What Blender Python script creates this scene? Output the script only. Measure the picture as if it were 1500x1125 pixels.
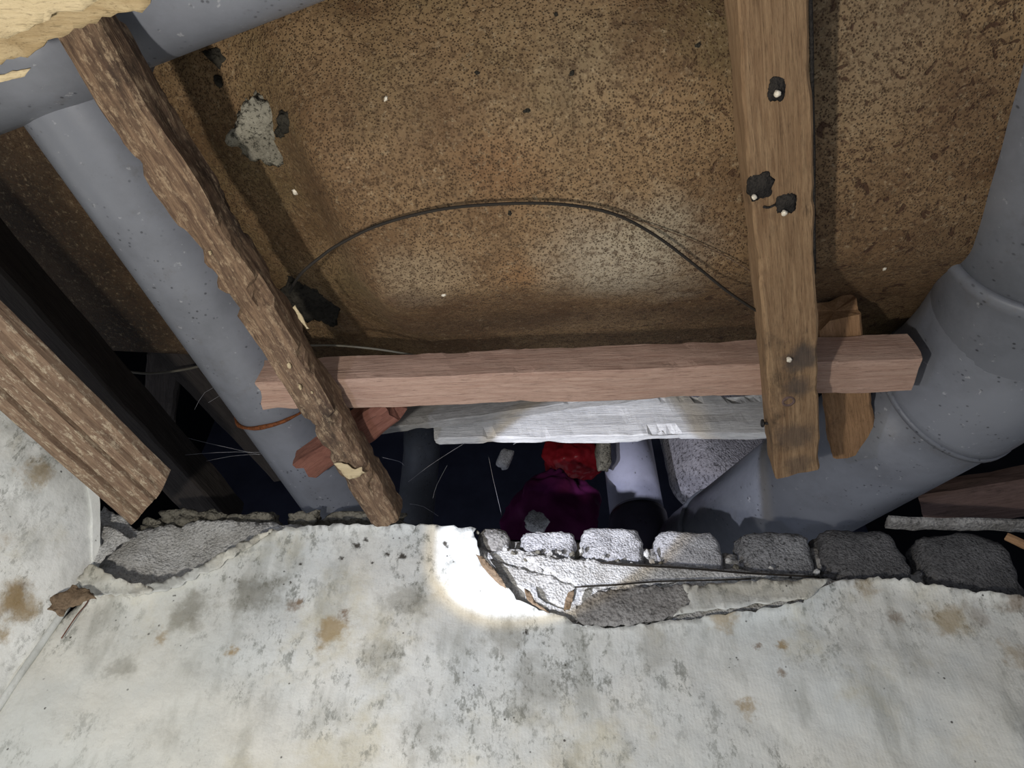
import bpy, bmesh, math, random
from mathutils import Vector, Matrix, noise
from mathutils.geometry import delaunay_2d_cdt
random.seed(7)
sc = bpy.context.scene
COL = sc.collection
for o in list(bpy.data.objects): bpy.data.objects.remove(o)

# ---------------------------------------------------------------- camera
CZ = 1.6                      # camera height over the floor
F = 1127.0                    # focal length in pixels of the 1500 wide frame
PITCH = math.radians(47.7)
cp, sp = math.cos(PITCH), math.sin(PITCH)
cam = bpy.data.cameras.new('camera'); cam.sensor_width = 36; cam.lens = F*36/1500; cam.clip_start = .01
camo = bpy.data.objects.new('camera', cam); COL.objects.link(camo)
camo.location = (0, 0, CZ); camo.rotation_euler = (math.pi/2+PITCH, 0, 0)
sc.camera = camo

def ray(px, py):
    cx, cy = (px-750)/F, (562.5-py)/F
    return Vector((cx, cp-cy*sp, sp+cy*cp))
def at_z(px, py, h):
    d = ray(px, py); return d*(h/d.z)+Vector((0, 0, CZ))
def at_y(px, py, y):
    d = ray(px, py); return d*(y/d.y)+Vector((0, 0, CZ))
def at_d(px, py, dep):
    return ray(px, py)*dep+Vector((0, 0, CZ))
def cam_pt(x, y, z):
    return Vector((x, z*cp-y*sp, z*sp+y*cp+CZ))

# ---------------------------------------------------------------- world and lights
w = bpy.data.worlds.new('world'); sc.world = w; w.use_nodes = True
w.node_tree.nodes['Background'].inputs[0].default_value = (.80, .86, 1, 1)
w.node_tree.nodes['Background'].inputs[1].default_value = .45
def lamp(name, kind, loc, energy, color, **k):
    l = bpy.data.lights.new(name, kind); l.energy = energy; l.color = color
    for a, b in k.items(): setattr(l, a, b)
    o = bpy.data.objects.new(name, l); COL.objects.link(o); o.location = loc
    return o
# the phone's own flash, a hand's width left of and below the lens
lamp('phone_flash', 'POINT', cam_pt(-.22, -.14, .03), 13, (1, .95, .88), shadow_soft_size=.014)
# hand torch held below the opening, aimed into the void
T0 = cam_pt(-.30, -.12, .30)
tgt = at_y(812, 744, .70)
for nm, ang, en, colr, bl in (('torch_core', 20.4, 27, (.68, .77, 1), .13), ('torch_fringe', 22.8, 7, (1, .72, .32), .2), ('torch_spill', 75, 3.2, (.66, .74, 1), 1.)):
    t = lamp(nm, 'SPOT', T0, en, colr, shadow_soft_size=.004)
    t.data.spot_size = math.radians(ang); t.data.spot_blend = bl
    t.rotation_euler = (tgt-T0).to_track_quat('-Z', 'Y').to_euler()
vs = sc.view_settings
vs.view_transform = 'Standard'; vs.look = 'None'; vs.exposure = 0; vs.gamma = 1; vs.use_curve_mapping = False

# ---------------------------------------------------------------- node helpers
class NT:
    def __init__(s, name):
        s.m = bpy.data.materials.new(name); s.m.use_nodes = True
        s.t = s.m.node_tree; s.b = s.t.nodes['Principled BSDF']
        s.tc = s.t.nodes.new('ShaderNodeTexCoord')
    def n(s, typ, **k):
        x = s.t.nodes.new(typ)
        for a, v in k.items(): setattr(x, a, v)
        return x
    def put(s, sock, v):
        if hasattr(v, 'is_linked') or isinstance(v, bpy.types.NodeSocket): s.t.links.new(v, sock)
        elif isinstance(v, (tuple, list)) and len(v) == 3 and sock.type == 'RGBA': sock.default_value = (*v, 1)
        else: sock.default_value = v
    def co(s, scale=(1, 1, 1), loc=(0, 0, 0), rot=(0, 0, 0)):
        mp = s.n('ShaderNodeMapping'); s.t.links.new(s.tc.outputs['Object'], mp.inputs[0])
        mp.inputs['Scale'].default_value = scale; mp.inputs['Location'].default_value = loc; mp.inputs['Rotation'].default_value = rot
        return mp.outputs[0]
    def noise(s, scale, detail=4, rough=.55, vec=None, dist=0):
        x = s.n('ShaderNodeTexNoise'); x.inputs['Scale'].default_value = scale
        x.inputs['Detail'].default_value = detail; x.inputs['Roughness'].default_value = rough
        x.inputs['Distortion'].default_value = dist
        s.t.links.new(vec or s.tc.outputs['Object'], x.inputs['Vector']); return x.outputs['Fac']
    def voro(s, scale, vec=None, feature='F1', out='Distance', rnd=1):
        x = s.n('ShaderNodeTexVoronoi', feature=feature); x.inputs['Scale'].default_value = scale
        x.inputs['Randomness'].default_value = rnd
        s.t.links.new(vec or s.tc.outputs['Object'], x.inputs['Vector']); return x.outputs[out]
    def rng(s, v, a, b, c=0., d=1.):
        x = s.n('ShaderNodeMapRange', interpolation_type='SMOOTHSTEP'); s.put(x.inputs[0], v)
        for i, q in enumerate((a, b, c, d)): x.inputs[i+1].default_value = q
        return x.outputs[0]
    def math(s, op, a, b=0., c=0.):
        x = s.n('ShaderNodeMath', operation=op, use_clamp=False); s.put(x.inputs[0], a); s.put(x.inputs[1], b)
        s.put(x.inputs[2], c); return x.outputs[0]
    def mix(s, f, a, b, mode='MIX'):
        x = s.n('ShaderNodeMix', data_type='RGBA', blend_type=mode)
        s.put(x.inputs[0], f); s.put(x.inputs[6], a); s.put(x.inputs[7], b); return x.outputs[2]
    def sep(s):
        x = s.n('ShaderNodeSeparateXYZ'); s.t.links.new(s.tc.outputs['Object'], x.inputs[0]); return x.outputs
    def blob(s, p, r, soft=.8, wob=.9):
        """mask of one stain or painted shade patch around the point p (object space)"""
        nz = s.n('ShaderNodeTexNoise'); nz.inputs['Scale'].default_value = 1.2/r; nz.inputs['Detail'].default_value = 7; nz.inputs['Roughness'].default_value = .68
        s.t.links.new(s.tc.outputs['Object'], nz.inputs['Vector'])
        d = s.n('ShaderNodeVectorMath', operation='DISTANCE'); s.t.links.new(s.tc.outputs['Object'], d.inputs[0])
        d.inputs[1].default_value = p
        q = s.math('ADD', d.outputs['Value'], s.math('MULTIPLY', s.math('SUBTRACT', nz.outputs['Fac'], .5), r*wob*3))
        return s.rng(q, r, r*(1-soft), 0, 1)
    def bump(s, h, strength=.3, dist=.002):
        x = s.n('ShaderNodeBump'); x.inputs['Strength'].default_value = strength; x.inputs['Distance'].default_value = dist
        s.put(x.inputs['Height'], h); s.t.links.new(x.outputs[0], s.b.inputs['Normal'])
    def done(s, color, rough=.8, spec=.3):
        s.put(s.b.inputs['Base Color'], color); s.put(s.b.inputs['Roughness'], rough)
        s.b.inputs['Specular IOR Level'].default_value = spec
        return s.m

def wood(name, c1, c2, dark=(.02, .015, .012), mold=.45, gs=1., dust=.0, dustc=(.45, .38, .28), blobs=(), fine=0):
    q = NT(name)
    v = q.co((3*gs, 45*gs, 45*gs))
    g = q.noise(4, 8, .7, v, 1.2)
    g2 = q.noise(14, 5, .7, q.co((4, 60, 60), (3, 1, 2)))
    c = q.mix(q.rng(g, .3, .7), c1, c2)
    c = q.mix(q.rng(g2, .52, .72, 0, .75), c, tuple(x*.35 for x in c1))
    m = q.noise(9, 8, .72, q.co((1, 1.8, 1.8), (5, 2, 1)))
    c = q.mix(q.rng(m, .62-mold*.25, .82-mold*.25, 0, .85), c, dark)
    for p, r, a in blobs: c = q.mix(q.math('MULTIPLY', q.blob(p, r, .7, .5), a), c, (.055, .045, .04))
    if dust:
        dn = q.noise(130 if fine else 60, 10, .8, q.co((.6, 1.5, 1.5)))
        c = q.mix(q.rng(dn, .5, .62, 0, dust), c, dustc)
    g3 = q.noise(40, 5, .75, q.co((3, 55, 55), (9, 3, 1)))
    c = q.mix(q.rng(g3, .54, .70, 0, .5), c, tuple(x*.3 for x in c1))
    q.bump(q.math('ADD', g, q.math('ADD', q.math('MULTIPLY', g2, .7), q.math('MULTIPLY', g3, .3))), .5 if fine else .8, .0014)
    return q.done(c, .85, .2)

def pvc(name, base, dirt=.5, rough=.28):
    q = NT(name)
    n1 = q.noise(7, 7, .65)
    c = q.mix(q.rng(n1, .38, .68), base, tuple(x*.68 for x in base))
    sp_ = q.voro(170, q.co((1, 1, .45)))
    mk = q.math('MULTIPLY', q.rng(sp_, .27, .10), q.rng(q.noise(30, 4), .5, .62))
    c = q.mix(q.math('MULTIPLY', mk, .8), c, (.02, .02, .025))
    c = q.mix(q.rng(q.noise(16, 9, .75), .55, .75, 0, dirt), c, (.09, .08, .07))
    c = q.mix(q.rng(q.noise(120, 3, .6), .66, .74, 0, .35), c, (.5, .5, .5))
    q.bump(q.noise(40, 5), .25, .0015)
    return q.done(c, q.rng(n1, .3, .7, rough, rough+.22), .45)

def concrete(name, c1, c2, scale=1., pits=.8):
    q = NT(name)
    n1 = q.noise(22*scale, 8, .7)
    c = q.mix(q.rng(n1, .35, .68), c1, c2)
    vo = q.voro(330*scale, out='Distance')
    n3 = q.noise(260*scale, 4, .8)
    c = q.mix(q.rng(n3, .5, .62, 0, pits), c, tuple(x*.22 for x in c1))
    c = q.mix(q.rng(n3, .40, .30, 0, .5), c, tuple(min(1, x*1.5) for x in c2))
    q.bump(q.math('ADD', q.math('MULTIPLY', n3, 1.2), vo), 1., .0014)
    return q.done(c, .95, .15)

def plain(name, color, rough=.6, metal=0., var=.3, scale=40):
    q = NT(name)
    c = q.mix(q.rng(q.noise(scale, 6, .65), .35, .7), color, tuple(x*(1-var) for x in color))
    q.bump(q.noise(scale*3, 4), .3, .0008)
    m = q.done(c, rough); q.b.inputs['Metallic'].default_value = metal; return m

# ---------------------------------------------------------------- wallpaper material
def paper(name, stains, base=(.70, .69, .62)):
    q = NT(name)
    big = q.noise(5, 6, .6)
    c = q.mix(q.rng(big, .35, .65), base, (.60, .62, .59))
    c = q.mix(q.rng(q.noise(9, 8, .65, q.co(loc=(4, 2, 7))), .52, .74, 0, .6), c, (.50, .44, .27))
    # grey green mould haze, broken into flecks
    hz = q.rng(q.noise(7, 6, .6, q.co(loc=(1, 9, 3))), .40, .62)
    fl = q.rng(q.noise(95, 8, .8, q.co((1, 1, .6))), .50, .62)
    c = q.mix(q.math('MULTIPLY', q.math('MULTIPLY', hz, fl), .75), c, (.12, .125, .10))
    hz2 = q.rng(q.noise(13, 6, .6, q.co(loc=(11, 9, 3), rot=(0, .6, 0), scale=(2, 1, .7))), .50, .68)
    c = q.mix(q.math('MULTIPLY', hz2, .40), c, (.20, .20, .16))
    # tiny black specks
    vd = q.rng(q.voro(150), .22, .12)
    c = q.mix(q.math('MULTIPLY', q.math('MULTIPLY', vd, q.rng(q.noise(40, 4), .60, .66)), .85), c, (.03, .025, .02))
    for px, py, pl, r, colr, amt in stains:
        p = at_y(px, py, pl)
        c = q.mix(q.math('MULTIPLY', q.blob(p, r), amt), c, colr)
    wv = q.n('ShaderNodeTexWave', wave_type='BANDS', bands_direction='X'); wv.inputs['Scale'].default_value = 95
    wv.inputs['Distortion'].default_value = .6; q.t.links.new(q.tc.outputs['Object'], wv.inputs[0])
    h = q.math('ADD', q.math('MULTIPLY', q.noise(26, 6, .6), 3), q.math('MULTIPLY', wv.outputs['Fac'], .05))
    h = q.math('ADD', h, q.math('MULTIPLY', q.noise(240, 3), .25))
    q.bump(h, .45, .0022)
    return q.done(c, .62, .3)

OC = (.30, .20, .07); BR = (.16, .09, .035); GG = (.16, .15, .11); BK = (.035, .028, .02)
M = {}
YW = .70
M['paper_back'] = paper('mouldy_wallpaper', [
    (485, 925, YW, .024, OC, .75), (505, 900, YW, .010, BR, .8), (430, 885, YW, .011, BR, .6), (440, 880, YW, .006, BR, .8),
    (340, 955, YW, .008, OC, .8), (240, 935, YW, .012, OC, .6), (280, 900, YW, .030, GG, .6), (380, 870, YW, .035, GG, .6),
    (595, 880, YW, .030, GG, .5), (560, 960, YW, .03, GG, .45), (740, 925, YW, .03, GG, .5), (790, 1010, YW, .04, GG, .4),
    (1310, 905, YW, .012, BR, .5), (1390, 910, YW, .028, OC, .55), (1430, 900, YW, .02, BR, .35), (1110, 945, YW, .007, BR, .7), (1145, 945, YW, .008, OC, .8),
    (1060, 905, YW, .020, OC, .6), (1145, 985, YW, .006, BR, .7), (1095, 1035, YW, .014, OC, .7), (1480, 880, YW, .025, BR, .6), (1490, 960, YW, .02, OC, .5),
    (1265, 860, YW, .016, OC, .5),
    (522, 800, YW, 0.0055, BK, .95), (536, 791, YW, 0.0040, BK, .95), (500, 818, YW, 0.0035, BK, .95), (568, 812, YW, 0.0040, BK, .95), (590, 816, YW, 0.0055, BK, .95), (505, 796, YW, 0.0025, BK, .95), (586, 790, YW, 0.0030, BK, .95), (652, 796, YW, 0.0040, BK, .95), (440, 826, YW, 0.0030, BK, .95), (655, 800, YW, 0.0030, BK, .95), (1272, 862, YW, 0.0030, BK, .95), (770, 926, YW, 0.0040, BK, .95), (428, 906, YW, 0.0020, BK, .95), (545, 824, YW, 0.0030, BK, .95), (186, 876, YW, 0.0060, BK, .95), (50, 748, YW, 0.0030, BK, .95), (180, 975, YW, .02, GG, .4), (620, 1080, YW, .03, GG, .35), (960, 950, YW, .03, GG, .35), (165, 868, YW, .018, BR, .55), (200, 876, YW, .008, BR, .8)])
M['paper_left'] = paper('mouldy_wallpaper_left', [
    (12, 700, .60, .022, OC, .8), (10, 790, .60, .03, OC, .6), (22, 880, .66, .022, BR, .6), (30, 885, .66, .03, OC, .7),
    (60, 690, .6, .02, OC, .6), (5, 930, .66, .02, OC, .8), (75, 950, .68, .02, OC, .5), (100, 885, .67, .012, BR, .7)], (.85, .86, .82))
M['plaster'] = concrete('rough_mortar', (.44, .43, .40), (.64, .64, .62), 1.1, .5)
M['plaster_dark'] = concrete('dark_mortar', (.20, .19, .175), (.34, .33, .31), .8, .6)
M['block'] = concrete('torch_bright_cinder_block', (.42, .42, .43), (.62, .62, .63), 1.2, .65)  # block colour brightened to paint in the torch light
M['block_dark'] = concrete('unlit_cinder_block', (.10, .098, .098), (.17, .167, .165), 1.1, .75)  # same blocks outside the torch circle, coloured darker
M['block_mid'] = concrete('half_lit_cinder_block', (.20, .20, .20), (.32, .32, .32), 1.1, .8)  # in-between tone for the block at the torch circle's edge
M['rubble'] = concrete('rubble_mortar', (.13, .12, .095), (.24, .225, .18), .9, .6)
M['column'] = concrete('pebbly_concrete', (.42, .40, .43), (.62, .60, .64), .55, .9)
M['joist'] = wood('weathered_batten', (.17, .10, .052), (.29, .19, .105), mold=.38, blobs=[((.70, -.008, -.02), .022, .8), ((.735, -.004, -.02), .018, .7), ((.80, 0, -.02), .026, .6), ((.845, 0, -.02), .02, .5), ((.33, -.02, -.02), .03, .6), ((.29, -.02, -.02), .02, .5)])
M['joist_old'] = wood('rotten_batten', (.075, .045, .030), (.22, .145, .088), mold=.5, dust=.55, dustc=(.40, .30, .19), fine=1)
M['fresh'] = wood('pinkish_batten', (.33, .205, .15), (.45, .31, .235), (.09, .05, .04), mold=.08)
M['orange'] = wood('orange_offcut', (.24, .135, .065), (.38, .225, .12), mold=.35)
M['redwood'] = wood('red_brown_batten', (.16, .065, .045), (.22, .10, .07), mold=.3)
M['moulding'] = wood('dirty_moulding', (.15, .095, .065), (.30, .21, .14), mold=.2, dust=.9, dustc=(.50, .42, .30), fine=1)
M['void_wood'] = wood('void_shaded_timber', (.030, .025, .022), (.05, .042, .036), mold=.3)  # rafter colour darkened to stand in for the unlit left void
M['void_wood2'] = wood('dim_shaded_timber', (.045, .038, .034), (.075, .062, .055), mold=.3)  # stub colour darkened for the same unlit void
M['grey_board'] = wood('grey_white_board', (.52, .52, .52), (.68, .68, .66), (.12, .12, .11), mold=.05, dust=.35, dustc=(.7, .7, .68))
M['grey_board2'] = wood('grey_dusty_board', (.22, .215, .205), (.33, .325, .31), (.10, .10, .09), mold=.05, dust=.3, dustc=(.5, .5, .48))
M['plank_dark'] = wood('dark_red_plank', (.10, .065, .055), (.15, .10, .085), mold=.3)
M['pvc'] = pvc('grey_pvc', (.178, .188, .212), .6)
M['pvc_pale'] = pvc('torch_lit_pvc', (.62, .63, .80), .2)  # white pipe with the bluish torch light put into its colour
M['pvc_dark'] = pvc('shadowed_pvc', (.15, .14, .20), .3)  # pipe colour darkened where the bends lie in shadow
M['rust'] = plain('rusty_wire', (.20, .065, .02), .8, .2, .7, 300)
M['cable'] = plain('black_cable', (.02, .016, .012), .8)
M['cable_pale'] = plain('dusty_cable', (.12, .11, .085), .8)
M['web'] = plain('spider_silk', (.55, .55, .58), .6)
M['nail'] = plain('pale_nail_head', (.75, .68, .55), .5, .2)
M['iron'] = plain('black_iron', (.03, .028, .028), .6, .4)
M['knot'] = concrete('black_knot', (.018, .016, .015), (.04, .035, .03), 1.4, .4)
M['lump'] = concrete('grey_honeycomb_lump', (.17, .155, .12), (.30, .28, .22), .8, .95)
M['lump_black'] = concrete('black_crumbly_hole', (.02, .018, .014), (.045, .04, .03), .8, .6)
M['red'] = plain('red_plastic', (.42, .02, .03), .35, 0, .45, 12)
M['magenta'] = plain('purple_cloth', (.17, .02, .115), .6, 0, .4, 14)
M['void'] = plain('near_black_void', (.010, .011, .016), .9, 0, .3, 8)  # near-black, so the added light-blocking walls read as unlit void
M['void_blue'] = plain('shaft_torch_haze', (.12, .13, .21), .9, 0, .3, 5)  # navy tint paints torch haze into the back of the void
M['paper_torn'] = paper('yellowed_paper', [], (.55, .52, .42))
M['paper_back_side'] = concrete('brown_paper_back', (.15, .105, .065), (.27, .20, .135), .6, .3)
M['ceiling_paper'] = wood('yellowed_ceiling_paper', (.42, .33, .19), (.55, .45, .28), (.22, .15, .07), mold=.25, gs=.25)
M['ochre_paper'] = wood('stained_ceiling_paper', (.28, .20, .10), (.42, .33, .19), (.13, .085, .04), mold=.35, gs=.25)

# stained slab, with batten and left-end shade painted into the colour
def slab_mat():
    q = NT('stained_speckled_shaded_slab')
    n1 = q.noise(7, 8, .62)
    c = q.mix(q.rng(n1, .33, .68), (.112, .062, .028), (.235, .150, .075))
    c = q.mix(q.rng(q.noise(4, 6, .6, q.co(loc=(3, 7, 1))), .5, .7, 0, .55), c, (.13, .105, .045))
    c = q.mix(q.rng(q.noise(10, 8, .7, q.co(loc=(8, 1, 1))), .50, .72, 0, .8), c, (.085, .042, .018))
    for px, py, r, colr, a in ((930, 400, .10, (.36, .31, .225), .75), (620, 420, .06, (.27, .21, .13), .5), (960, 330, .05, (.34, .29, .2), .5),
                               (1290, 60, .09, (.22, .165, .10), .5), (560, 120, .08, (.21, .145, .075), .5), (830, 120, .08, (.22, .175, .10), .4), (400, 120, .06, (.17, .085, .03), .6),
                               (450, 290, .05, (.10, .055, .025), .5), (520, 400, .04, (.10, .055, .025), .5), (150, 440, .17, (.03, .02, .012), .85), (199, 500, .13, (.02, .015, .01), .9), (40, 300, .16, (.02, .015, .01), .85), (1400, 380, .07, (.10, .06, .03), .7), (1420, 150, .07, (.12, .07, .035), .6),  # dark blobs along the left batten, left end and pipe paint in shade
                               (1260, 425, .03, (.05, .03, .015), .7), (740, 260, .05, (.16, .075, .03), .5), (760, 410, .035, (.20, .10, .04), .6), (600, 470, .04, (.07, .04, .03), .6)):  # darkest blobs paint shade above the cross batten, others are stains
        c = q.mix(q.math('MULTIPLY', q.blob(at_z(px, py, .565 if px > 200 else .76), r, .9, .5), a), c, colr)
    # pin holes about 3 mm apart
    pin = q.rng(q.voro(480), .46, .14)
    pm = q.rng(q.noise(14, 4), .30, .55, .25, .95)
    c = q.mix(q.math('MULTIPLY', pin, pm), c, (.055, .032, .016))
    c = q.mix(q.rng(q.noise(420, 3, .7), .60, .75, 0, .45), c, (.36, .29, .19))
    c = q.mix(q.rng(q.noise(210, 5, .75, q.co(loc=(6, 6, 6))), .48, .62, 0, .72), c, (.06, .034, .016))
    c = q.mix(q.rng(q.noise(170, 5, .75, q.co(loc=(9, 2, 6))), .54, .72, 0, .45), c, (.40, .31, .19))
    # larger red-brown pocks, thicker to the right
    sx = q.sep()
    side = q.rng(sx[0], .0, .24, .22, 1)
    pk = q.rng(q.noise(85, 3, .55, None, .6), .60, .67)
    pk2 = q.rng(q.noise(150, 3, .6, q.co(loc=(3, 3, 3)), .5), .57, .66)
    c = q.mix(q.math('MULTIPLY', q.math('MULTIPLY', pk, side), .85), c, (.045, .020, .010))
    c = q.mix(q.math('MULTIPLY', q.math('MULTIPLY', pk2, side), .7), c, (.06, .03, .015))
    q.bump(q.math('SUBTRACT', q.math('MULTIPLY', q.noise(30, 6), 1.5), q.math('ADD', q.math('MULTIPLY', pin, .5), q.math('MULTIPLY', pk, .6))), .8, .0016)
    return q.done(c, .75, .25)
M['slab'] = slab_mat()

# ---------------------------------------------------------------- object helpers
def link(name, me, mat, parent=None, smooth=True):
    o = bpy.data.objects.new(name, me); COL.objects.link(o)
    if mat: me.materials.append(M[mat])
    if smooth:
        for p in me.polygons: p.use_smooth = True
    if parent: o.parent = parent; o.matrix_parent_inverse = Matrix.Identity(4)
    return o
def tag(o, label=None, cat=None, group=None, kind=None):
    if label: o['label'] = label
    if cat: o['category'] = cat
    if group: o['group'] = group
    if kind: o['kind'] = kind
    return o
def empty(name, label, cat, loc, group=None):
    o = bpy.data.objects.new(name, None); COL.objects.link(o); o.location = loc; o.empty_display_size = .03
    return tag(o, label, cat, group)
def to_parent(o, par):
    """o was built in world space: hang it under par (an unrotated empty)"""
    o.parent = par; o.location = o.location-par.location
    return o
def meshof(name, vs, fs):
    me = bpy.data.meshes.new(name); me.from_pydata([tuple(v) for v in vs], [], fs); me.update()
    bm = bmesh.new(); bm.from_mesh(me); bmesh.ops.recalc_face_normals(bm, faces=bm.faces); bm.to_mesh(me); bm.free()
    return me
def nz(p, s, seed=0):
    return noise.fractal(Vector(p)*s+Vector((seed*7.3, seed*3.1, seed*1.7)), 1., 2., 4)

def rect_profile(w, t, b=.003, n=4):
    """rounded rectangle w (y) by t (z), side points added so that edges can be uneven"""
    pts = []
    def side(a, c):
        for i in range(n): pts.append((a[0]+(c[0]-a[0])*i/n, a[1]+(c[1]-a[1])*i/n))
    W, T = w/2, t/2
    side((-W+b, -T), (W-b, -T)); side((W-b, -T), (W, -T+b)) if False else pts.append((W-b, -T))
    side((W, -T+b), (W, T-b)); pts.append((W, T-b))
    side((W-b, T), (-W+b, T)); pts.append((-W+b, T))
    side((-W, T-b), (-W, -T+b)); pts.append((-W, -T+b))
    out = []
    for p in pts:
        if not out or (abs(out[-1][0]-p[0])+abs(out[-1][1]-p[1])) > 1e-6: out.append(p)
    return out
def beam(name, p0, p1, w=.04, t=.04, mat='joist', parent=None, seg=.006, rough=.0009, seed=1, prof=None, up=(0, 0, 1), bev=.003,
         taper=1., skew0=0., skew1=0., bow=0., endrough=.002, chips=0.):
    p0, p1 = Vector(p0), Vector(p1); L = (p1-p0).length
    X = (p1-p0).normalized(); Z = Vector(up); Z = (Z-X*Z.dot(X)).normalized(); Y = Z.cross(X)
    prof = prof or rect_profile(w, t, bev)
    n = max(2, int(L/seg)); k = len(prof); vs = []; fs = []
    for i in range(n+1):
        u = i/n; s = 1+(taper-1)*u
        for (y, z) in prof:
            x = u*L+skew0*y*(1-u)+skew1*y*u
            v = Vector((x, y*s, z*s))
            d = Vector((nz((x*.35, y, z), 45, seed), nz((x*.35, y, z), 45, seed+3), nz((x*.35, y, z), 45, seed+5)))*rough*2
            big = Vector((0, nz((x, 0, 0), 7, seed+9), nz((x, 0, 0), 7, seed+11)))*rough*1.6
            if chips:
                corner = abs(y)/(w/2)*abs(z)/(t/2)
                c = max(0, nz((x, y*.3, z*.3), 30, seed+15)-.12)*chips*max(0, corner-.5)*2
                v.y -= c*(1 if y > 0 else -1); v.z -= c*.6*(1 if z > 0 else -1)
            v += Vector((0, d.y, d.z))+big
            if i in (0, n): v.x += d.x/max(rough, 1e-5)*endrough
            v.z += bow*math.sin(math.pi*u)
            vs.append(v)
    for i in range(n):
        for j in range(k):
            a, b = i*k+j, i*k+(j+1) % k
            fs.append((a, b, b+k, a+k))
    for e, off in ((0, 0), (1, n*k)):
        c = sum((vs[off+j] for j in range(k)), Vector())/k; vs.append(c); ci = len(vs)-1
        for j in range(k): fs.append((off+j, off+(j+1) % k, ci))
    me = meshof(name, vs, fs)
    o = link(name, me, mat, None, smooth=False)
    R = Matrix((X, Y, Z)).transposed().to_4x4(); R.translation = p0
    if parent:
        o.parent = parent; o.matrix_local = Matrix.Translation(-parent.location) @ R
    else: o.matrix_world = R
    return o

def tube(name, pts, r, mat, parent=None, nsides=10, sub=1, cap=True, rough=0., seed=0, radii=None):
    """tube along a smooth path, built in world space around its first point"""
    P = [Vector(p) for p in pts]
    if sub > 1 and len(P) > 2:
        Q = []; Rr = []
        for i in range(len(P)-1):
            a = P[i-1] if i else P[0]*2-P[1]; b, c = P[i], P[i+1]; d = P[i+2] if i+2 < len(P) else P[-1]*2-P[-2]
            for k in range(sub):
                t = k/sub
                Q.append(.5*((2*b)+(c-a)*t+(2*a-5*b+4*c-d)*t*t+(3*b-a-3*c+d)*t**3))
                if radii: Rr.append(radii[i]*(1-t)+radii[i+1]*t)
        Q.append(P[-1]);
        if radii: Rr.append(radii[-1]); radii = Rr
        P = Q
    org = P[0].copy(); vs = []; fs = []
    T = (P[1]-P[0]).normalized(); N = T.orthogonal().normalized()
    for i, p in enumerate(P):
        t = ((P[min(i+1, len(P)-1)]-P[max(i-1, 0)])).normalized()
        N = (N-t*N.dot(t)).normalized(); B = t.cross(N); rr = radii[i] if radii else r
        for j in range(nsides):
            a = 2*math.pi*j/nsides
            q = p+(N*math.cos(a)+B*math.sin(a))*rr
            if rough: q += (q-p).normalized()*nz(q, 60, seed)*rough
            vs.append(q-org)
    for i in range(len(P)-1):
        for j in range(nsides):
            a, b = i*nsides+j, i*nsides+(j+1) % nsides
            fs.append((a, b, b+nsides, a+nsides))
    if cap:
        fs.append(tuple(range(nsides))); fs.append(tuple(range((len(P)-1)*nsides, len(P)*nsides)))
    me = meshof(name, vs, fs); o = link(name, me, mat)
    for p in me.polygons:
        if len(p.vertices) > 4: p.use_smooth = False
    o.location = org
    if parent: to_parent(o, parent)
    return o

def lathe(name, p0, axis, prof, mat, parent=None, n=40):
    """prof = (distance along the axis, radius) pairs"""
    A = Vector(axis).normalized(); N = A.orthogonal().normalized(); B = A.cross(N); vs = []; fs = []
    for (s, r) in prof:
        for j in range(n):
            a = 2*math.pi*j/n; vs.append(A*s+(N*math.cos(a)+B*math.sin(a))*r)
    for i in range(len(prof)-1):
        for j in range(n):
            a, b = i*n+j, i*n+(j+1) % n; fs.append((a, b, b+n, a+n))
    me = meshof(name, vs, fs); o = link(name, me, mat); o.location = p0
    if parent: to_parent(o, parent)
    return o

def rock(name, c, size, mat, parent=None, seed=0, box=.5, amp=.18, rot=(0, 0, 0), sub=4, fine=.03):
    """irregular stone: a cube-to-sphere blend with noise"""
    bm = bmesh.new(); bmesh.ops.create_cube(bm, size=2)
    bmesh.ops.subdivide_edges(bm, edges=bm.edges[:], cuts=2**sub//2+3, use_grid_fill=True)
    for v in bm.verts:
        p = v.co.copy(); s = p.normalized()
        ex = 1/((abs(p.x)**6+abs(p.y)**6+abs(p.z)**6)**(1/6))
        rb = p*ex
        q = s*(1-box)+rb*box
        q *= 1+amp*nz(q, 1.3, seed)+fine*nz(q, 6, seed+2)
        v.co = Vector((q.x*size[0]/2, q.y*size[1]/2, q.z*size[2]/2))
    me = bpy.data.meshes.new(name); bm.to_mesh(me); bm.free()
    o = link(name, me, mat); o.location = c; o.rotation_euler = rot
    if parent: to_parent(o, parent)
    return o

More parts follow.
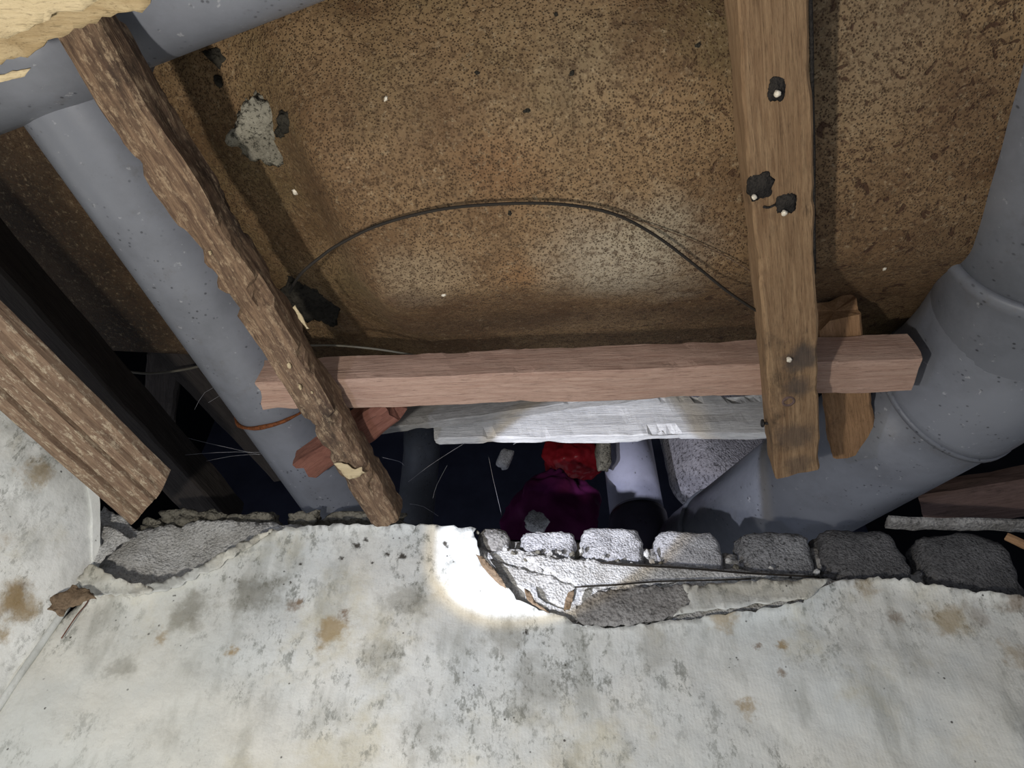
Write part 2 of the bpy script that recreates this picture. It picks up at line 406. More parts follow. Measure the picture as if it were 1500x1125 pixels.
def jitter(poly, step=9, amp=2.2, seed=0, keep=()):
    out = []
    n = len(poly)
    for i in range(n):
        a, b = Vector(poly[i]), Vector(poly[(i+1) % n]); L = (b-a).length; k = max(1, int(L/step))
        am = 0 if i in keep else amp
        for j in range(k):
            p = a+(b-a)*j/k; nn = Vector((-(b-a).y, (b-a).x)).normalized()
            if am: p = p+nn*noise.fractal(Vector((p.x*.07, p.y*.07, seed*3.3)), 1, 2, 4)*am*2
            out.append((p.x, p.y))
    return out
def sheet(name, poly, yf, thick, mat, parent=None, step=9, amp=2.2, seed=0, grid=12, plane='y', keep=(), back=None, world=False):
    """a torn sheet: outline given in picture pixels, laid onto the surface yf(px,py) (a point), with real thickness"""
    bnd = jitter(poly, step, amp, seed, keep)
    pts = [Vector(p) for p in bnd]; edges = [(i, (i+1) % len(bnd)) for i in range(len(bnd))]
    xs = [p[0] for p in bnd]; ys = [p[1] for p in bnd]
    y = min(ys)+grid/2; r = random.Random(seed)
    while y < max(ys):
        x = min(xs)+grid/2
        while x < max(xs):
            pts.append(Vector((x+r.uniform(-1, 1)*grid*.2, y+r.uniform(-1, 1)*grid*.2))); x += grid
        y += grid
    res = delaunay_2d_cdt(pts, edges, [tuple(range(len(bnd)))], 1, 1e-4)
    V2, F2 = res[0], res[2]
    front = [yf(v.x, v.y) for v in V2]
    org = Vector() if world else sum(front, Vector())/len(front)
    ctr = sum(front, Vector())/len(front)
    me = meshof(name, [v-org for v in front], [tuple(f) for f in F2])
    o = link(name, me, mat); o.location = org
    # face the camera
    if me.polygons and sum((p.normal.dot(camo.location-ctr) for p in me.polygons)) < 0:
        me.flip_normals()
    md = o.modifiers.new('thickness', 'SOLIDIFY'); md.thickness = thick; md.offset = -1
    if parent: to_parent(o, parent)
    return o

# ================================================================ THE SETTING
D = Vector((.27, .963, 0)).normalized(); E = Vector((.963, -.27, 0)).normalized()
U0 = -.228
PIPE_A = at_z(0, 70, .62); PIPE_B = at_z(400, -96, .62)
def soft(x, k=.012):
    return (x+math.sqrt(x*x+k*k))/2
def slab_h(x, y):
    u = x*E.x+y*E.y
    a = 1.7*soft(U0-u, .014)-1.15*soft(U0-.045-u, .02)
    yb = .400-.085*x
    b = soft(y-yb, .014)*.78
    ab = (PIPE_B-PIPE_A); ab.z = 0; ab.normalize()
    rel = Vector((x-PIPE_A.x, y-PIPE_A.y, 0)); dist = abs(rel.x*ab.y-rel.y*ab.x)
    along = rel.dot(ab)
    c = soft(.145-dist, .02)*1.0*1
    e = soft(.085-abs((x-.52-.05*(y-.55))), .02)*1.6
    h = math.sqrt(a*a+b*b+c*c+e*e)
    h = .22*math.tanh(h/.22*1.05)
    return .565+h+.0018*nz((x, y, 0), 12, 4)
def grid_mesh(x0, x1, y0, y1, st, fz, thick):
    nx, ny = int((x1-x0)/st), int((y1-y0)/st); vs = []; fs = []
    for j in range(ny+1):
        for i in range(nx+1):
            x, y = x0+(x1-x0)*i/nx, y0+(y1-y0)*j/ny; vs.append((x, y, fz(x, y)))
    for j in range(ny):
        for i in range(nx):
            a = j*(nx+1)+i; fs.append((a, a+nx+1, a+nx+2, a+1))
    return meshof('slab', vs, fs)
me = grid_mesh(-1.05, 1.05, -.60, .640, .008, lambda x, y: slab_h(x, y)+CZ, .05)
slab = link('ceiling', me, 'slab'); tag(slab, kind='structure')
if sum(p.normal.z for p in me.polygons) > 0: me.flip_normals()
md = slab.modifiers.new('thickness', 'SOLIDIFY'); md.thickness = .05; md.offset = -1
# small pits and lime spatter that stand proud of the slab
def boxs(name, lo, hi, mat, label=None):
    lo, hi = Vector(lo), Vector(hi); c = (lo+hi)/2; h = (hi-lo)/2
    bm = bmesh.new(); bmesh.ops.create_cube(bm, size=2)
    for v in bm.verts: v.co = Vector((v.co.x*h.x, v.co.y*h.y, v.co.z*h.z))
    me = bpy.data.meshes.new(name); bm.to_mesh(me); bm.free()
    o = link(name, me, mat, smooth=False); o.location = c; tag(o, label, kind='structure'); return o
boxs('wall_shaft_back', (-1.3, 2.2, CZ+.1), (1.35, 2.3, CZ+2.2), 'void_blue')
boxs('wall_light_block_left', (-1.3, -.75, CZ+.60), (-1.2, 2.2, CZ+2.2), 'void')  # unseen side added to keep world light out of the void
boxs('wall_light_block_right', (1.25, -.75, CZ+.1), (1.35, 2.2, CZ+2.2), 'void')  # unseen side added to keep world light out of the void
boxs('wall_light_block_front', (-1.2, -.85, CZ+.60), (1.25, -.75, CZ+2.2), 'void')  # unseen side added behind the camera against world light
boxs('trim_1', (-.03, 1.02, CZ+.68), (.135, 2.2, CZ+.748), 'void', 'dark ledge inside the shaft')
boxs('ceiling_light_block', (-1.3, -.85, CZ+2.2), (1.35, 2.3, CZ+2.3), 'void')  # unseen roof added to stop world light leaking in from above

# back wall: core under the paper, then mortar, blocks, paper
def wallY(px, py, off=0., amp=.004, sd=2):
    p = at_y(px, py, YW)
    return p, nz((p.x, 0, p.z), 9, sd)*amp+off
wall = bpy.data.objects.new('wall_back', None); COL.objects.link(wall); tag(wall, kind='structure'); wall.location = (0, YW+.03, 0)
core = boxs('masonry_core', (-.50, YW+.035, 0), (1.25, YW+.16, CZ+.435), 'block_dark'); to_parent(core, wall)
del core['kind']
PT = [(116, 884), (160, 862), (190, 869), (215, 864), (250, 852), (290, 838), (330, 815), (368, 792), (400, 777), (440, 771), (500, 769), (560, 768),
      (640, 769), (696, 774), (695, 786), (702, 812), (712, 832), (735, 856), (757, 876), (790, 893), (828, 904), (848, 914), (900, 920),
      (1000, 907), (1100, 895), (1176, 882), (1190, 868), (1222, 852), (1280, 846), (1330, 849), (1400, 861), (1450, 867), (1500, 874), (1640, 892)]
def paper_pt(px, py):
    p = at_y(px, py, YW)
    # outward curl near the torn edge, slack waves below it
    ed = None
    for (a, b) in zip(PT, PT[1:]):
        if a[0] <= px <= b[0]: ed = a[1]+(b[1]-a[1])*(px-a[0])/max(1e-6, b[0]-a[0]); break
    dd = (py-ed) if ed is not None else 999
    curl = -.010*math.exp(-max(dd, 0)/12.)*(.6+.6*nz((p.x, 0, 0), 12, 3)) if ed is not None else 0
    if 130 < px < 430: curl -= .012*math.exp(-max(dd, 0)/22.)*math.sin((px-130)/300*math.pi)
    off = nz((p.x, 0, p.z), 7, 2)*.006+nz((p.x, 0, p.z*.6), 28, 5)*.0016+curl
    # thin ray-consistent depth shift
    return at_y(px, py, YW+off)
poly = PT+[(1640, 1180), (-40, 1180), (-90, 1116), (0, 995)]
k0 = len(PT)-1
o = sheet('wallpaper', poly, paper_pt, .0016, 'paper_back', wall, 6, 2.6, 3, 9, keep=(k0, k0+1, k0+2, k0+3, k0+4), world=True)
# lower part of the papered wall, below the frame
z0 = at_y(750, 1176, YW).z
lowp = boxs('lower_wallpaper', (-.56, YW, 0), (1.2, YW+.02, z0), 'paper_back'); to_parent(lowp, wall); del lowp['kind']
# mortar bed under the paper
MT = [(120, 900), (126, 758), (152, 742), (185, 758), (204, 780), (235, 772), (260, 769), (300, 764), (345, 763), (400, 765), (470, 772), (560, 776), (660, 782), (700, 806), (722, 806), (765, 806), (800, 812),
      (850, 822), (905, 824), (960, 828), (1000, 834), (1060, 840), (1120, 842), (1200, 848), (1300, 856), (1400, 870), (1500, 882), (1640, 900)]
def mortar_pt(px, py):
    p = at_y(px, py, YW)
    deep = .008+.016*max(0, 1-abs(px-250)/170)
    return at_y(px, py, YW+deep+nz(p, 20, 8)*.004+nz(p, 60, 9)*.002)
o = sheet('mortar', MT+[(1640, 960), (120, 960)], mortar_pt, .02, 'plaster', wall, 5, 3, 9, 7, keep=(len(MT)-1, len(MT), len(MT)+1))
# top ledge of the wall (behind the blocks) so that the hollow reads
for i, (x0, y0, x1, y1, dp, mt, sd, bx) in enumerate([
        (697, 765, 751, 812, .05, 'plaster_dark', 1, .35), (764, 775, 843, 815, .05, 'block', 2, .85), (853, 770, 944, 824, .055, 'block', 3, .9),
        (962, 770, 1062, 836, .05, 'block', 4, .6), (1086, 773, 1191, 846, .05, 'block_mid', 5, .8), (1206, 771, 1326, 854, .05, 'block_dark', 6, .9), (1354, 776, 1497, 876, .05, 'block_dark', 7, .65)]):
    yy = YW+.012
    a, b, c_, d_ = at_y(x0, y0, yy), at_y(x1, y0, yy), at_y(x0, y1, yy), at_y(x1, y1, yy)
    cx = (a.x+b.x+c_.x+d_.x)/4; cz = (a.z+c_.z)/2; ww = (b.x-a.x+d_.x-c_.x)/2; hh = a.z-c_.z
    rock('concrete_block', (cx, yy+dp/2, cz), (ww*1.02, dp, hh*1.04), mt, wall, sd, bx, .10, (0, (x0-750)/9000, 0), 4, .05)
# recessed webs between the blocks
for i, (x0, x1, y0, y1) in enumerate([(742, 772, 790, 815), (840, 858, 792, 825), (940, 968, 800, 832), (1056, 1090, 806, 842), (1188, 1210, 800, 848), (1322, 1358, 835, 868)]):
    yy = YW+.030
    a, b, c_ = at_y(x0, y0, yy), at_y(x1, y0, yy), at_y(x0, y1, yy)
    o = rock('mortar_joint', ((a.x+b.x)/2, yy+.012, (a.z+c_.z)/2), (b.x-a.x+.01, .03, a.z-c_.z), 'plaster_dark' if i != 1 else 'rubble', wall, 30+i, .4, .35, (0, 0, 0), 3, .1)
# rubble on the wall head at the left
for i, (x0, x1, y0, y1) in enumerate([(246, 305, 756, 782), (296, 345, 758, 778), (335, 385, 762, 780), (362, 412, 760, 782), (425, 472, 762, 780), (205, 255, 772, 790), (470, 600, 764, 776)]):
    yy = YW+.045
    a, b, c_ = at_y(x0, y0, yy), at_y(x1, y0, yy), at_y(x0, y1, yy)
    rock('mortar_lump', ((a.x+b.x)/2, yy, (a.z+c_.z)/2), (b.x-a.x, .04, (a.z-c_.z)*1.2), 'rubble', wall, 50+i, .2, .5, (0, 0, 0), 3, .12)
# crumbs lying in the torn area
rr = random.Random(4)
crumbs = [(788, 809, 5), (806, 812, 7), (820, 809, 5), (838, 812, 6), (852, 806, 6), (884, 815, 4), (905, 822, 5), (948, 812, 8), (955, 822, 6), (968, 826, 5), (792, 836, 6), (800, 833, 4), (808, 838, 5), (812, 846, 4),
          (1068, 822, 7), (1078, 832, 8), (1130, 832, 4), (1196, 838, 6), (770, 820, 4), (862, 820, 4), (925, 826, 4), (700, 780, 4), (990, 838, 4), (740, 803, 6), (752, 810, 5)]
for i, (x, y, s) in enumerate(crumbs):
    p = at_y(x, y, YW+.006); sz = s*.85/F
    rock('crumb', p, (sz*1.5, sz*1.2, sz), 'plaster' if i % 3 else 'rubble', wall, 80+i, .3, .5, (i, i*2, 0), 1, .1)
# torn paper pieces and mortar shards over the hole
def flap(off, curlx=0., ax=0., amp=.002):
    def f(px, py):
        p = at_y(px, py, YW); return at_y(px, py, YW-off-curlx*max(0, (py-ax))/40*.01+nz(p, 40, 6)*amp)
    return f
sheet('torn_paper', [(1000, 858), (1100, 851), (1215, 848), (1205, 860), (1182, 876), (1100, 886), (985, 901), (1012, 880)], flap(.014, .8, 860), .0012, 'paper_torn', wall, 6, 2, 11, 8)
sheet('exposed_mortar', [(842, 912), (846, 890), (872, 868), (940, 860), (1014, 857), (1016, 880), (990, 902), (900, 917)], flap(.004), .004, 'plaster_dark', wall, 5, 3, 12, 6)
sheet('torn_paper', [(697, 812), (706, 814), (722, 832), (735, 846), (742, 862), (733, 856), (712, 838)], flap(.012), .001, 'paper_back_side', wall, 4, 1.2, 13, 5)
sheet('torn_paper', [(826, 894), (832, 868), (842, 862), (838, 880), (834, 892)], flap(.014), .001, 'paper_back_side', wall, 4, 1.2, 14, 5)
sheet('torn_paper', [(768, 861), (776, 866), (786, 882), (806, 898), (790, 892), (774, 880)], flap(.012), .001, 'paper_back_side', wall, 4, 1.2, 15, 5)
sheet('mortar_shard', [(766, 815), (800, 814), (900, 824), (1000, 830), (1180, 842), (1000, 850), (880, 858), (850, 860), (815, 842)], flap(-.003), .006, 'plaster', wall, 6, 2.5, 16, 7)
sheet('mortar_shard', [(716, 820), (762, 832), (800, 842), (846, 860), (838, 872), (828, 892), (800, 880), (770, 866), (745, 852)], flap(-.005), .006, 'plaster', wall, 6, 2.5, 17, 7)
tube('paper_thread', [at_y(x, y, YW-.006) for x, y in ((842, 860), (900, 857), (960, 852), (1040, 850), (1100, 848))], .0009, 'cable', wall, 6, 4)
tube('paper_thread', [at_y(x, y, YW-.004) for x, y in ((880, 824), (920, 828), (1000, 832), (1100, 840), (1200, 845))], .0011, 'cable', wall, 6, 4)

# left wall
CORN = Vector((-.439, YW, 0))
def left_pt_world(s, z, px=0, py=0):
    lean = -(.52-z)*.16
    base = Vector((-.44+lean, YW+.004, CZ+z)); DL = Vector((.46, .888, 0))
    n_ = nz((s, 0, z), 8, 6)*.006+nz((s, 0, z), 30, 7)*.0015
    return base-DL*s+Vector((.888, -.46, 0))*n_
wl = bpy.data.objects.new('wall_left', None); COL.objects.link(wl); tag(wl, kind='structure'); wl.location = (-.45, YW, 0)
vs = []; fs = []
NS, NZ = 110, 120
for j in range(NZ+1):
    z = .60-(.60+CZ)*(j/NZ)**2.2
    for i in range(NS+1):
        s = 1.4*(i/NS)**1.3
        top = .585+.006*nz((s, 0, 0), 20, 5)
        if s < .08: top -= (0.08-s)*1.15
        zz = min(z, top)
        vs.append(left_pt_world(s, zz))
for j in range(NZ):
    for i in range(NS):
        a = j*(NS+1)+i; fs.append((a, a+1, a+NS+2, a+NS+1))
me = meshof('wallpaper', vs, fs)
o = link('wallpaper', me, 'paper_left', wl); o.location = -wl.location
if sum(p.normal.x*p.area for p in me.polygons) < 0: me.flip_normals()
md = o.modifiers.new('thickness', 'SOLIDIFY'); md.thickness = .02; md.offset = -1
# torn curled paper at the corner, and the exposed pale niche
def cornf(off):
    def f(px, py):
        p = at_y(px, py, YW-off); return at_y(px, py, YW-off+nz(p, 45, 4)*.006)
    return f
sheet('torn_paper', [(70, 892), (78, 872), (98, 862), (112, 858), (132, 862), (140, 874), (118, 884), (98, 893), (82, 902)], cornf(.030), .0012, 'paper_back_side', wl, 4, 3, 21, 5)
sheet('torn_paper', [(128, 832), (140, 826), (150, 836), (170, 848), (200, 858), (224, 864), (200, 872), (160, 872), (130, 868), (112, 850)], cornf(.018), .0014, 'paper_torn', wall, 4, 3, 22, 5)
sheet('torn_paper', [(140, 766), (160, 770), (190, 790), (175, 800), (158, 812), (142, 824), (136, 818), (150, 792)], cornf(.004), .0014, 'plaster', wall, 4, 3, 23, 5)
sheet('torn_paper', [(196, 862), (260, 846), (330, 808), (372, 786), (400, 775), (372, 800), (330, 824), (262, 858), (215, 872)], cornf(.016), .0012, 'paper_torn', wall, 5, 3, 24, 6)
tube('corner_thread', [at_y(x, y, YW-.012) for x, y in ((134, 862), (128, 882), (112, 902), (90, 935))], .0006, 'redwood', wall, 6, 4)
tube('corner_cord', [left_pt_world(.004, z)+Vector((.004, -.006, 0)) for z in (.455, .40, .35, .30, .2)], .0035, 'paper_left', wall, 8, 3)

# ================================================================ TIMBER
H = CZ
def V(x, y, h): return Vector((x, y, h+H))
# right joist
jr = empty('ceiling_batten', 'weathered brown batten hanging vertically at the right, nailed across the front of the horizontal batten', 'batten', V(.293, .598, .54))
d = Vector((.128, .451, 0)).normalized()
b1 = V(.293, .600, .5405); b0 = b1-d*.86
beam('wood_body', b0, b1, .0462, .040, 'joist', jr, .006, .0007, 3, bev=.002, taper=.97, chips=.004)
def on_joist(px, py, h=.5205): return at_z(px, py, h)
for i, (x, y, rx) in enumerate([(1138, 131, .0075), (1113, 274, .0105), (1151, 298, .0085)]):
    p = on_joist(x, y); o = rock('knot', p+Vector((0, 0, .0004)), (rx*1.7, rx*2.1, .004), 'knot', jr, 90+i, .1, .35, (0, 0, -.25), 3, .2)
for i, (x, y, s) in enumerate([(1139, 137, .0042), (1105, 289, .0036), (1149, 312, .004), (1156, 527, .0042)]):
    p = on_joist(x, y, .5175); rock('nail_head', p, (s*1.1, s*1.1, s), 'nail', jr, 95+i, .2, .3, (0, 0, i), 1)
p = on_joist(1155, 588); lathe('knot_ring', p+Vector((0, 0, .002)), (0, 0, -1), [(0, .0062), (.0028, .006), (.0028, .0045), (.0015, .004), (.0015, 0.0001)], 'plank_dark', jr, 16)
p = at_z(1124, 620, .535); o = tube('side_nail', [p+Vector((.01, 0, 0)), p, p+Vector((-.004, 0, 0))], .0014, 'iron', jr, 8)
lathe('side_nail_head', p+Vector((-.004, 0, 0)), (-1, 0, 0), [(0, .0001), (0, .004), (.0015, .004), (.0015, .0001)], 'iron', jr, 12)
tube('surface_root', [on_joist(x, y, .5195) for x, y in ((1118, 303), (1126, 304), (1135, 300))], .0009, 'knot', jr, 6, 3)
tube('edge_shadow_line', [at_z(x, y, .524) for x, y in ((1187, -10), (1189, 60), (1190, 140), (1192, 220), (1192, 300), (1193, 400))], .0013, 'knot', jr, 6, 3)  # dark tube painting the thin shadow along the batten's right edge

# left joist
jl = empty('ceiling_batten', 'old rotten batten slanting down in front of the grey pipe on the left', 'batten', V(-.14, .69, .52))
e0 = V(-.156, .677, 0); dd = Vector((.104, .375, 0)).normalized()
nrm = Vector((dd.y, -dd.x, 0))
end = V(-.156, .677, .5375)+nrm*.0165+dd*.012
beam('wood_body', end-dd*.86, end, .033, .035, 'joist_old', jl, .005, .0013, 12, bev=.003, chips=.018, endrough=.006)
for i, (x, y, s) in enumerate([(424, 536, .005), (440, 567, .0045), (308, 370, .003), (457, 575, .0025)]):
    rock('wood_knot', at_z(x, y, .5190), (s*.8, s*1.2, s*.6), 'ceiling_paper', jl, 110+i, .2, .5, (0, i, 0), 1)
sheet('paper_scrap', [(489, 680), (500, 678), (520, 688), (531, 684), (536, 694), (526, 698), (512, 702), (500, 694)], lambda x, y: at_z(x, y, .516), .001, 'ceiling_paper', jl, 4, 2, 31, 5)
sheet('wood_splinter', [(428, 450), (433, 447), (445, 470), (453, 482), (449, 482), (440, 470)], lambda x, y: at_z(x, y, .533), .001, 'ceiling_paper', jl, 4, 1, 32, 5)

# horizontal batten
hb0, hb1 = V(-.250, .526, .5765), V(.392, .496, .5775)
hb = beam('cross_batten', hb0, hb1, .0385, .037, 'fresh', None, .006, .0006, 21, bev=.0015, taper=1.1, chips=.003, endrough=.0025)
tag(hb, 'long pinkish fresh-sawn batten running horizontally across the whole opening', 'batten')
# short offcut to the right
so = beam('short_batten', at_z(1222, 455, .614), at_z(1246, 650, .616), .046, .034, 'orange', None, .005, .0013, 31, bev=.003, chips=.006, endrough=.004)
tag(so, 'short orange-brown offcut poking below the right end of the horizontal batten', 'batten')
# diagonal noggin behind the left joist
sn = beam('diagonal_batten', at_z(452, 682, .575), at_z(575, 590, .583), .032, .026, 'redwood', None, .005, .0018, 41, bev=.003, chips=.03, endrough=.006)
tag(sn, 'small broken reddish batten passing diagonally behind the old left batten', 'batten')
# pale boards lit by the torch
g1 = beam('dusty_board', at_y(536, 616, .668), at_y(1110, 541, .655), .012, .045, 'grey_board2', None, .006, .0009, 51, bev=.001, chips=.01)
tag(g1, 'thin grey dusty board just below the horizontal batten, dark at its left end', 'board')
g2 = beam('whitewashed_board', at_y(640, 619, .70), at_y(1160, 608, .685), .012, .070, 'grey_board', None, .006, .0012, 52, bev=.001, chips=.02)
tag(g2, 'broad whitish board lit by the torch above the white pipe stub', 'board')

# moulding on the left wall head
mw, mt_ = .042, .020
prof = [(-mw, -.008), (-mw+.006, -.013), (-.034, -.013), (-.032, -.019), (-.022, -.020), (-.020, -.009), (-.015, -.009), (-.014, -.0195), (.0, -.020), (.012, -.0195),
        (.014, -.009), (.019, -.009), (.021, -.020), (.034, -.020), (mw-.003, -.019), (mw, -.016), (mw, .0), (mw, .018), (mw-.002, .020), (0, .020), (-mw, .020), (-mw, .005)]
ma, mb = at_z(214, 745, .50), at_z(-2, 548, .50)
mdv = (ma-mb).normalized()
mo = beam('grooved_moulding', mb-mdv*.45+Vector((0, 0, .02)), ma+Vector((0, 0, .02)), .092, .04, 'moulding', None, .005, .0005, 61, prof=[(y*.88, min(z, .004)) for y, z in prof], skew1=.55, endrough=.002)
tag(mo, 'wide grooved wooden moulding, dirt-caked, at the far left along the wall head', 'moulding')
# timbers in the void, coloured near-black for the shade there
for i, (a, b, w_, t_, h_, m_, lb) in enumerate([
        ((-60, 330), (330, 760), .05, .05, .68, 'void_wood', 'rafter coloured dark for shade, nearest to the grooved moulding, running into the dark'),
        ((60, 300), (420, 690), .045, .03, .80, 'void_wood', 'rafter coloured dark for shade, higher up beside the grey pipe, running into the dark')]):
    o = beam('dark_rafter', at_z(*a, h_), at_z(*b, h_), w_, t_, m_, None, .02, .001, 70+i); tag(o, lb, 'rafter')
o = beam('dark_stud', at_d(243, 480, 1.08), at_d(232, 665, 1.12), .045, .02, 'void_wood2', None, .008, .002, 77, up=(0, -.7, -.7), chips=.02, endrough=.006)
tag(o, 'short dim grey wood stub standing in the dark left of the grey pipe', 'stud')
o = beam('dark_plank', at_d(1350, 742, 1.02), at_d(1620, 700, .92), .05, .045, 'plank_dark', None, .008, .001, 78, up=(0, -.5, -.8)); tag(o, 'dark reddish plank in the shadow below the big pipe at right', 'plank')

# ================================================================ PIPES
lp = empty('drain_pipe', 'grey drain pipe slanting behind the old left batten, teed to a crossing branch above', 'pipe', at_z(234, 325, .64))
pa, pb = at_z(236, 325, .645), at_z(512, 745, .645); dv = (pb-pa).normalized()
start = pa-dv*.24
tube('pipe_body', [start+dv*s for s in (0, .1, .2, .3, .4, .5, .6, .75, .9, 1.1)], .050, 'pvc', lp, 40)
hitch = at_z(372, 592, .60)
# rusty strap wire round the pipe
sp0 = pa+dv*((at_z(390, 585, .645)-pa).dot(dv)); A = dv; N = A.orthogonal().normalized(); B = A.cross(N)
ring = [sp0+(N*math.cos(t)+B*math.sin(t))*.0515+A*.004*math.sin(t*2) for t in [2*math.pi*i/28 for i in range(29)]]
wr = tube('rusty_wire', ring, .0022, 'rust', None, 8, 2, rough=.0012); to_parent(wr, lp); tag(wr, 'rusty brown tie wire')
cpipe = lp
tube('pen_scribble', [at_z(x, y, .6005) for x, y in ((226, 372), (228, 384), (236, 389), (246, 385), (252, 377), (244, 368), (236, 371))], .0009, 'knot', lp, 6, 4)
cd = (PIPE_B-PIPE_A).normalized()
tube('pipe_body', [PIPE_A-cd*.25, PIPE_A, PIPE_A+cd*.2, PIPE_B, PIPE_B+cd*.15, PIPE_B+cd*.3], .050, 'pvc', cpipe, 40).name = 'cross_branch'
tj = PIPE_A+cd*((start-PIPE_A).dot(cd))
lathe('tee_collar', tj-cd*.075, cd, [(0, .0501), (0, .056), (.15, .056), (.15, .0501)], 'pvc', cpipe)
# big pipe at right
bp = empty('soil_pipe', 'big grey plastic drain pipe with bend at the right edge', 'pipe', at_z(1460, 545, .54))
R_ = .082
el = at_z(1481, 512, .60)
up0 = el-D*.02
far = at_d(1050, 797, 1.28)
dl = (far-el).normalized()
u_dir = Vector((.17, .975, 0.10)).normalized()
s0 = el-u_dir*.085; s1 = el+dl*.085
mid = [s0.lerp(el, .45).lerp(el.lerp(s1, .0), .0)]
bez = [(s0*(1-t)**2+el*2*t*(1-t)+s1*t*t) for t in [i/14 for i in range(15)]]
tube('upper_pipe', [s0-u_dir*.60, s0-u_dir*.4, s0-u_dir*.2, s0-u_dir*.03], R_, 'pvc', bp, 56)
lathe('socket', s0-u_dir*.045, u_dir, [(0, R_), (0, R_+.003), (.003, R_+.0055), (.012, R_+.0055), (.014, R_+.004), (.085, R_+.004), (.088, R_+.0015), (.088, R_)], 'pvc', bp, 56)
tube('elbow', bez, R_+.003, 'pvc', bp, 56)
tube('lower_pipe', [s1, s1+dl*.1, s1+dl*.2, far-dl*.03], R_, 'pvc', bp, 56)
lathe('coupling_rim', s1-dl*.004, dl, [(0, R_), (0, R_+.0045), (.006, R_+.0045), (.008, R_)], 'pvc', bp, 56)
lathe('end_collar', far-dl*.04, dl, [(0, R_), (0, R_+.004), (.012, R_+.004), (.012, R_+.001), (.07, R_+.001), (.07, R_*.9)], 'pvc', bp, 56)
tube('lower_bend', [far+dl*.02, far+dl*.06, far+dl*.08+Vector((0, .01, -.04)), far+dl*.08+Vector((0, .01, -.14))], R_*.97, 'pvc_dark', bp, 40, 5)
# white stub
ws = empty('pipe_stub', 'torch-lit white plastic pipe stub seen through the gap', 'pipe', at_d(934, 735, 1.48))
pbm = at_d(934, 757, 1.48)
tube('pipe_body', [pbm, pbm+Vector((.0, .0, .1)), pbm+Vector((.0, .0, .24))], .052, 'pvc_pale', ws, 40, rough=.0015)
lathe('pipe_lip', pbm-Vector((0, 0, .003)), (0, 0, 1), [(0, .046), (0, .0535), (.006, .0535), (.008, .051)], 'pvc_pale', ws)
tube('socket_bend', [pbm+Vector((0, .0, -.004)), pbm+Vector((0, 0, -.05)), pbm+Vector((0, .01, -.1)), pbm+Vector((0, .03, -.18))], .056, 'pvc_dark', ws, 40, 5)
# dim pipe far left in the void
o = tube('dim_pipe', [at_d(618, 600, 1.9), at_d(618, 660, 1.9), at_d(612, 720, 1.9), at_d(612, 720, 1.9)-Vector((0, 0, 1.2)), at_d(612, 720, 1.9)-Vector((0, 0, 2.55))], .045, 'pvc', None, 32); tag(o, 'dim grey pipe end deep in the dark shaft, left of the purple cloth', 'pipe')

# ================================================================ THINGS IN THE VOID
def drape(name, c, size, mat, seed, label, cat, folds=9, rot=(0, 0, 0)):
    bm = bmesh.new(); bmesh.ops.create_uvsphere(bm, u_segments=72, v_segments=48, radius=1)
    for v in bm.verts:
        p = v.co.copy(); a = math.atan2(p.x, p.y)
        f = .10*math.sin(a*folds+2.5*nz(p, .9, seed))*(1-abs(p.z)*.6)
        g = .22*nz(p, 1.2, seed+3)+.05*abs(nz(p, 4, seed+5))
        q = p*(1+f*.6+g); v.co = Vector((q.x*size[0], q.y*size[1], q.z*size[2]))
    me = bpy.data.meshes.new(name); bm.to_mesh(me); bm.free()
    o = link(name, me, mat); o.location = c; o.rotation_euler = rot; tag(o, label, cat); return o
drape('purple_cloth', at_d(810, 768, 1.36), (.080, .06, .100), 'magenta', 5, 'dark purple cloth bundle behind the broken blocks', 'cloth', 7, (0, .15, 0))
drape('red_sack', at_d(838, 672, 1.66), (.060, .05, .055), 'red', 9, 'shiny red plastic sack just under the whitish board', 'sack', 5, (0, .5, 0))
o = rock('concrete_column', at_d(1052, 655, 1.75), (.24, .14, .34), 'column', None, 11, 1., .02, (0, 0, .42), 4, .02); tag(o, 'pebbly concrete pier beside the white pipe stub', 'pier')
o = rock('concrete_chunk', at_d(884, 666, 1.50), (.024, .04, .07), 'lump', None, 12, .8, .15, (0, 0, .2), 3); tag(o, 'narrow rough concrete chunk between red sack and white pipe stub', 'rubble')
o = rock('concrete_chunk', at_d(740, 672, 1.62), (.028, .03, .045), 'block', None, 13, .6, .2, (.3, .4, .2), 3); tag(o, 'small pale chunk floating dimly left of the red sack', 'rubble')
o['label'] = 'small pale concrete chunk seen dimly left of the red sack'
o = rock('mortar_chunk', at_d(786, 766, 1.18), (.034, .03, .030), 'block', None, 14, .5, .25, (.2, .6, .1), 3); tag(o, 'grey mortar chunk in front of the purple cloth', 'rubble')

# ================================================================ SLAB DETAILS
def slab_at(px, py):
    h = .565
    for _ in range(30):
        p = at_z(px, py, h); h = h*.5+.5*slab_h(p.x, p.y)
    return at_z(px, py, h)
o = rock('mortar_lump', slab_at(386, 186), (.046, .056, .022), 'lump', slab, 15, .25, .55, (0, 0, .4), 4, .18)
for i, (x, y, s) in enumerate([(420, 178, .012), (412, 192, .009), (318, 85, .012), (322, 120, .008)]):
    rock('mortar_lump', slab_at(x, y), (s, s*1.4, s*.7), 'lump_black', slab, 130+i, .2, .6, (0, 0, i), 2, .2)
rock('black_hole_rim', slab_at(458, 432), (.050, .060, .014), 'lump_black', slab, 17, .2, .7, (0, 0, .3), 4, .25)
for i, (x, y, s) in enumerate([(747, 312, .0030), (1022, 66, .0028), (699, 107, .0026), (1296, 393, .003), (650, 432, .003), (815, 22, .0026), (838, 107, .003), (772, 162, .003), (433, 281, .004), (565, 145, .003)]):
    rock('speck', slab_at(x, y), (s, s*1.6, s*.8), 'lump_black' if i in (0, 1, 2, 5, 6, 7) else 'nail', slab, 140+i, .2, .6, (0, 0, i*1.1), 1)

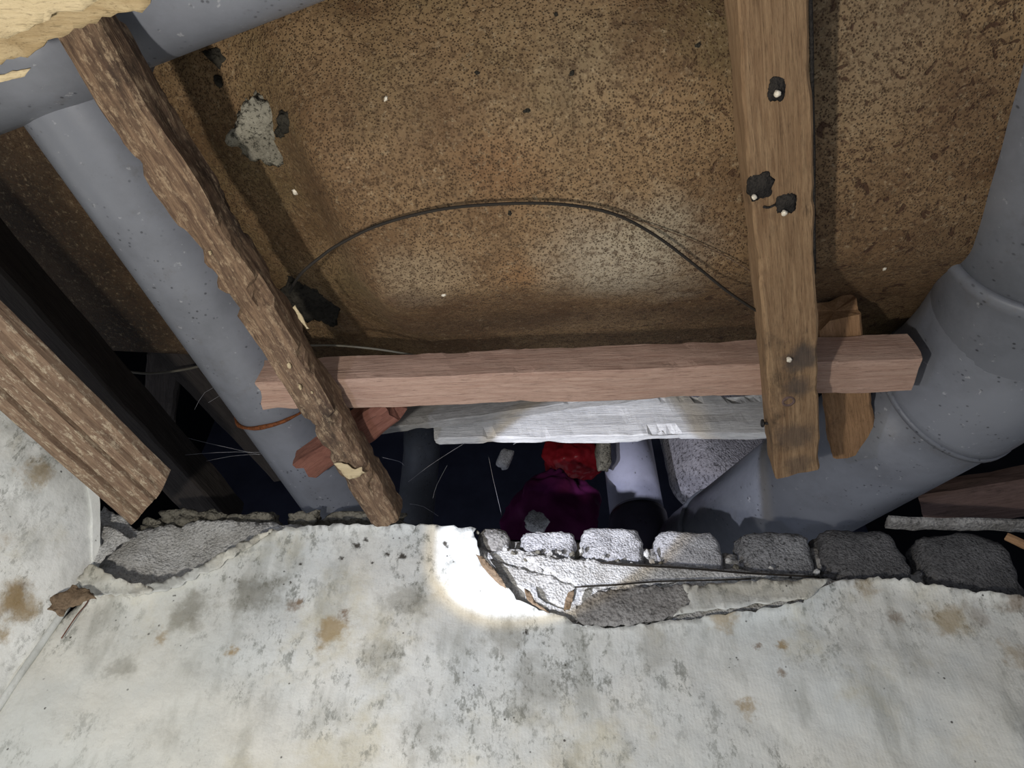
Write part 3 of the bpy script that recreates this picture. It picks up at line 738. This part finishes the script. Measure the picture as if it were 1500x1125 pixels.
# ================================================================ CABLES, WEBS
arc = [(424, 428), (440, 402), (470, 376), (500, 356), (560, 328), (650, 306), (750, 298), (830, 300), (900, 314), (960, 345), (1020, 390), (1070, 430), (1125, 466)]
o = tube('arched_cable', [at_z(x, y, .552 if i else .60) for i, (x, y) in enumerate(arc)], .0013, 'cable', None, 8, 6)
tag(o, 'thin black cable bowed in an arch across the stained slab', 'cable')
o = tube('cable_shadow_line', [at_z(x, y, .560) for x, y in ((880, 306), (940, 325), (1000, 347), (1060, 374), (1112, 405))], .0006, 'joist_old', None, 6, 5)  # brown tube standing in for the arched cable's shadow
tag(o, 'thin brown strand standing in for the cable shadow on the slab, above the black cable', 'cable')
o = tube('slack_wire', [at_d(x, y, 1.0) for x, y in ((172, 542), (215, 547), (260, 543), (300, 534), (330, 520))], .0016, 'cable_pale', None, 8, 5)
tag(o, 'pale slack wire in the dark running to the left grey pipe', 'cable')
o = tube('slack_wire', [at_z(x, y, .60) for x, y in ((455, 506), (490, 506), (530, 509), (570, 514), (622, 523))], .0011, 'cable_pale', None, 8, 5)
tag(o, 'short pale wire just above the left part of the horizontal batten', 'cable')
def web(name, lines, dep, label):
    root = empty(name, label, 'cobweb', at_d(*lines[0][0], dep))
    for i, L in enumerate(lines):
        tube('thread', [at_d(x, y, dep+.02*((i*7) % 3)) for x, y in L], .00016, 'web', root, 3, 2, cap=False)
web('cobweb', [[(598, 706), (625, 685), (655, 665), (700, 637), (735, 615)], [(752, 651), (780, 635), (812, 617)], [(716, 670), (722, 700), (735, 755)], [(655, 682), (640, 710), (634, 730)], [(560, 670), (585, 676), (592, 682)], [(600, 738), (620, 742), (642, 756)]], .98, 'thin cobweb threads across the dark gap below the grey boards')
web('cobweb', [[(255, 668), (300, 664), (345, 662), (388, 663)], [(270, 640), (300, 648), (380, 666)], [(290, 678), (340, 668), (385, 665)], [(285, 600), (300, 575), (330, 560)], [(305, 590), (330, 575), (345, 570)]], 1.0, 'cobweb threads in the dark between moulding and left grey pipe')

# ================================================================ TORN CEILING, TOP LEFT, AND BITS AT RIGHT
tc = empty('torn_ceiling_paper', 'yellowed torn ceiling paper hanging in the top left corner', 'paper', at_z(60, 20, .47))
def cf(h, a=.004):
    def f(px, py):
        p = at_z(px, py, h); return at_z(px, py, h+nz(p, 18, 3)*a)
    return f
sheet('paper_sheet', [(-700, -500), (240, -500), (225, -120), (222, 8), (208, 18), (150, 26), (120, 40), (70, 60), (62, 68), (40, 82), (0, 92), (-180, 120), (-700, 160)], cf(.455, .010), .0015, 'ochre_paper', tc, 10, 4, 41, 16)
sheet('paper_sheet', [(-690, -500), (160, -500), (150, -120), (148, 2), (110, 18), (72, 22), (75, 32), (30, 48), (0, 58), (-180, 90), (-690, 120)], cf(.447, .008), .0015, 'ceiling_paper', tc, 10, 4, 42, 16)
sheet('paper_sheet', [(-180, 112), (0, 110), (30, 104), (44, 100), (36, 112), (0, 121), (-180, 132)], cf(.46, .004), .0015, 'ceiling_paper', tc, 6, 2, 43, 8)
ls = beam('board_scrap', at_y(1300, 765, YW+.012), at_y(1600, 774, YW+.004), .020, .009, 'plaster_dark', None, .005, .001, 81, chips=.01); tag(ls, 'thin crumbly board scrap lying on the darkest blocks at right', 'board')
wc = beam('wood_chip', at_y(1474, 787, YW-.006), at_y(1530, 812, YW-.01), .008, .010, 'orange', None, .004, .001, 82, chips=.02); tag(wc, 'small orange wood chip at the right edge on the last block', 'wood chip')
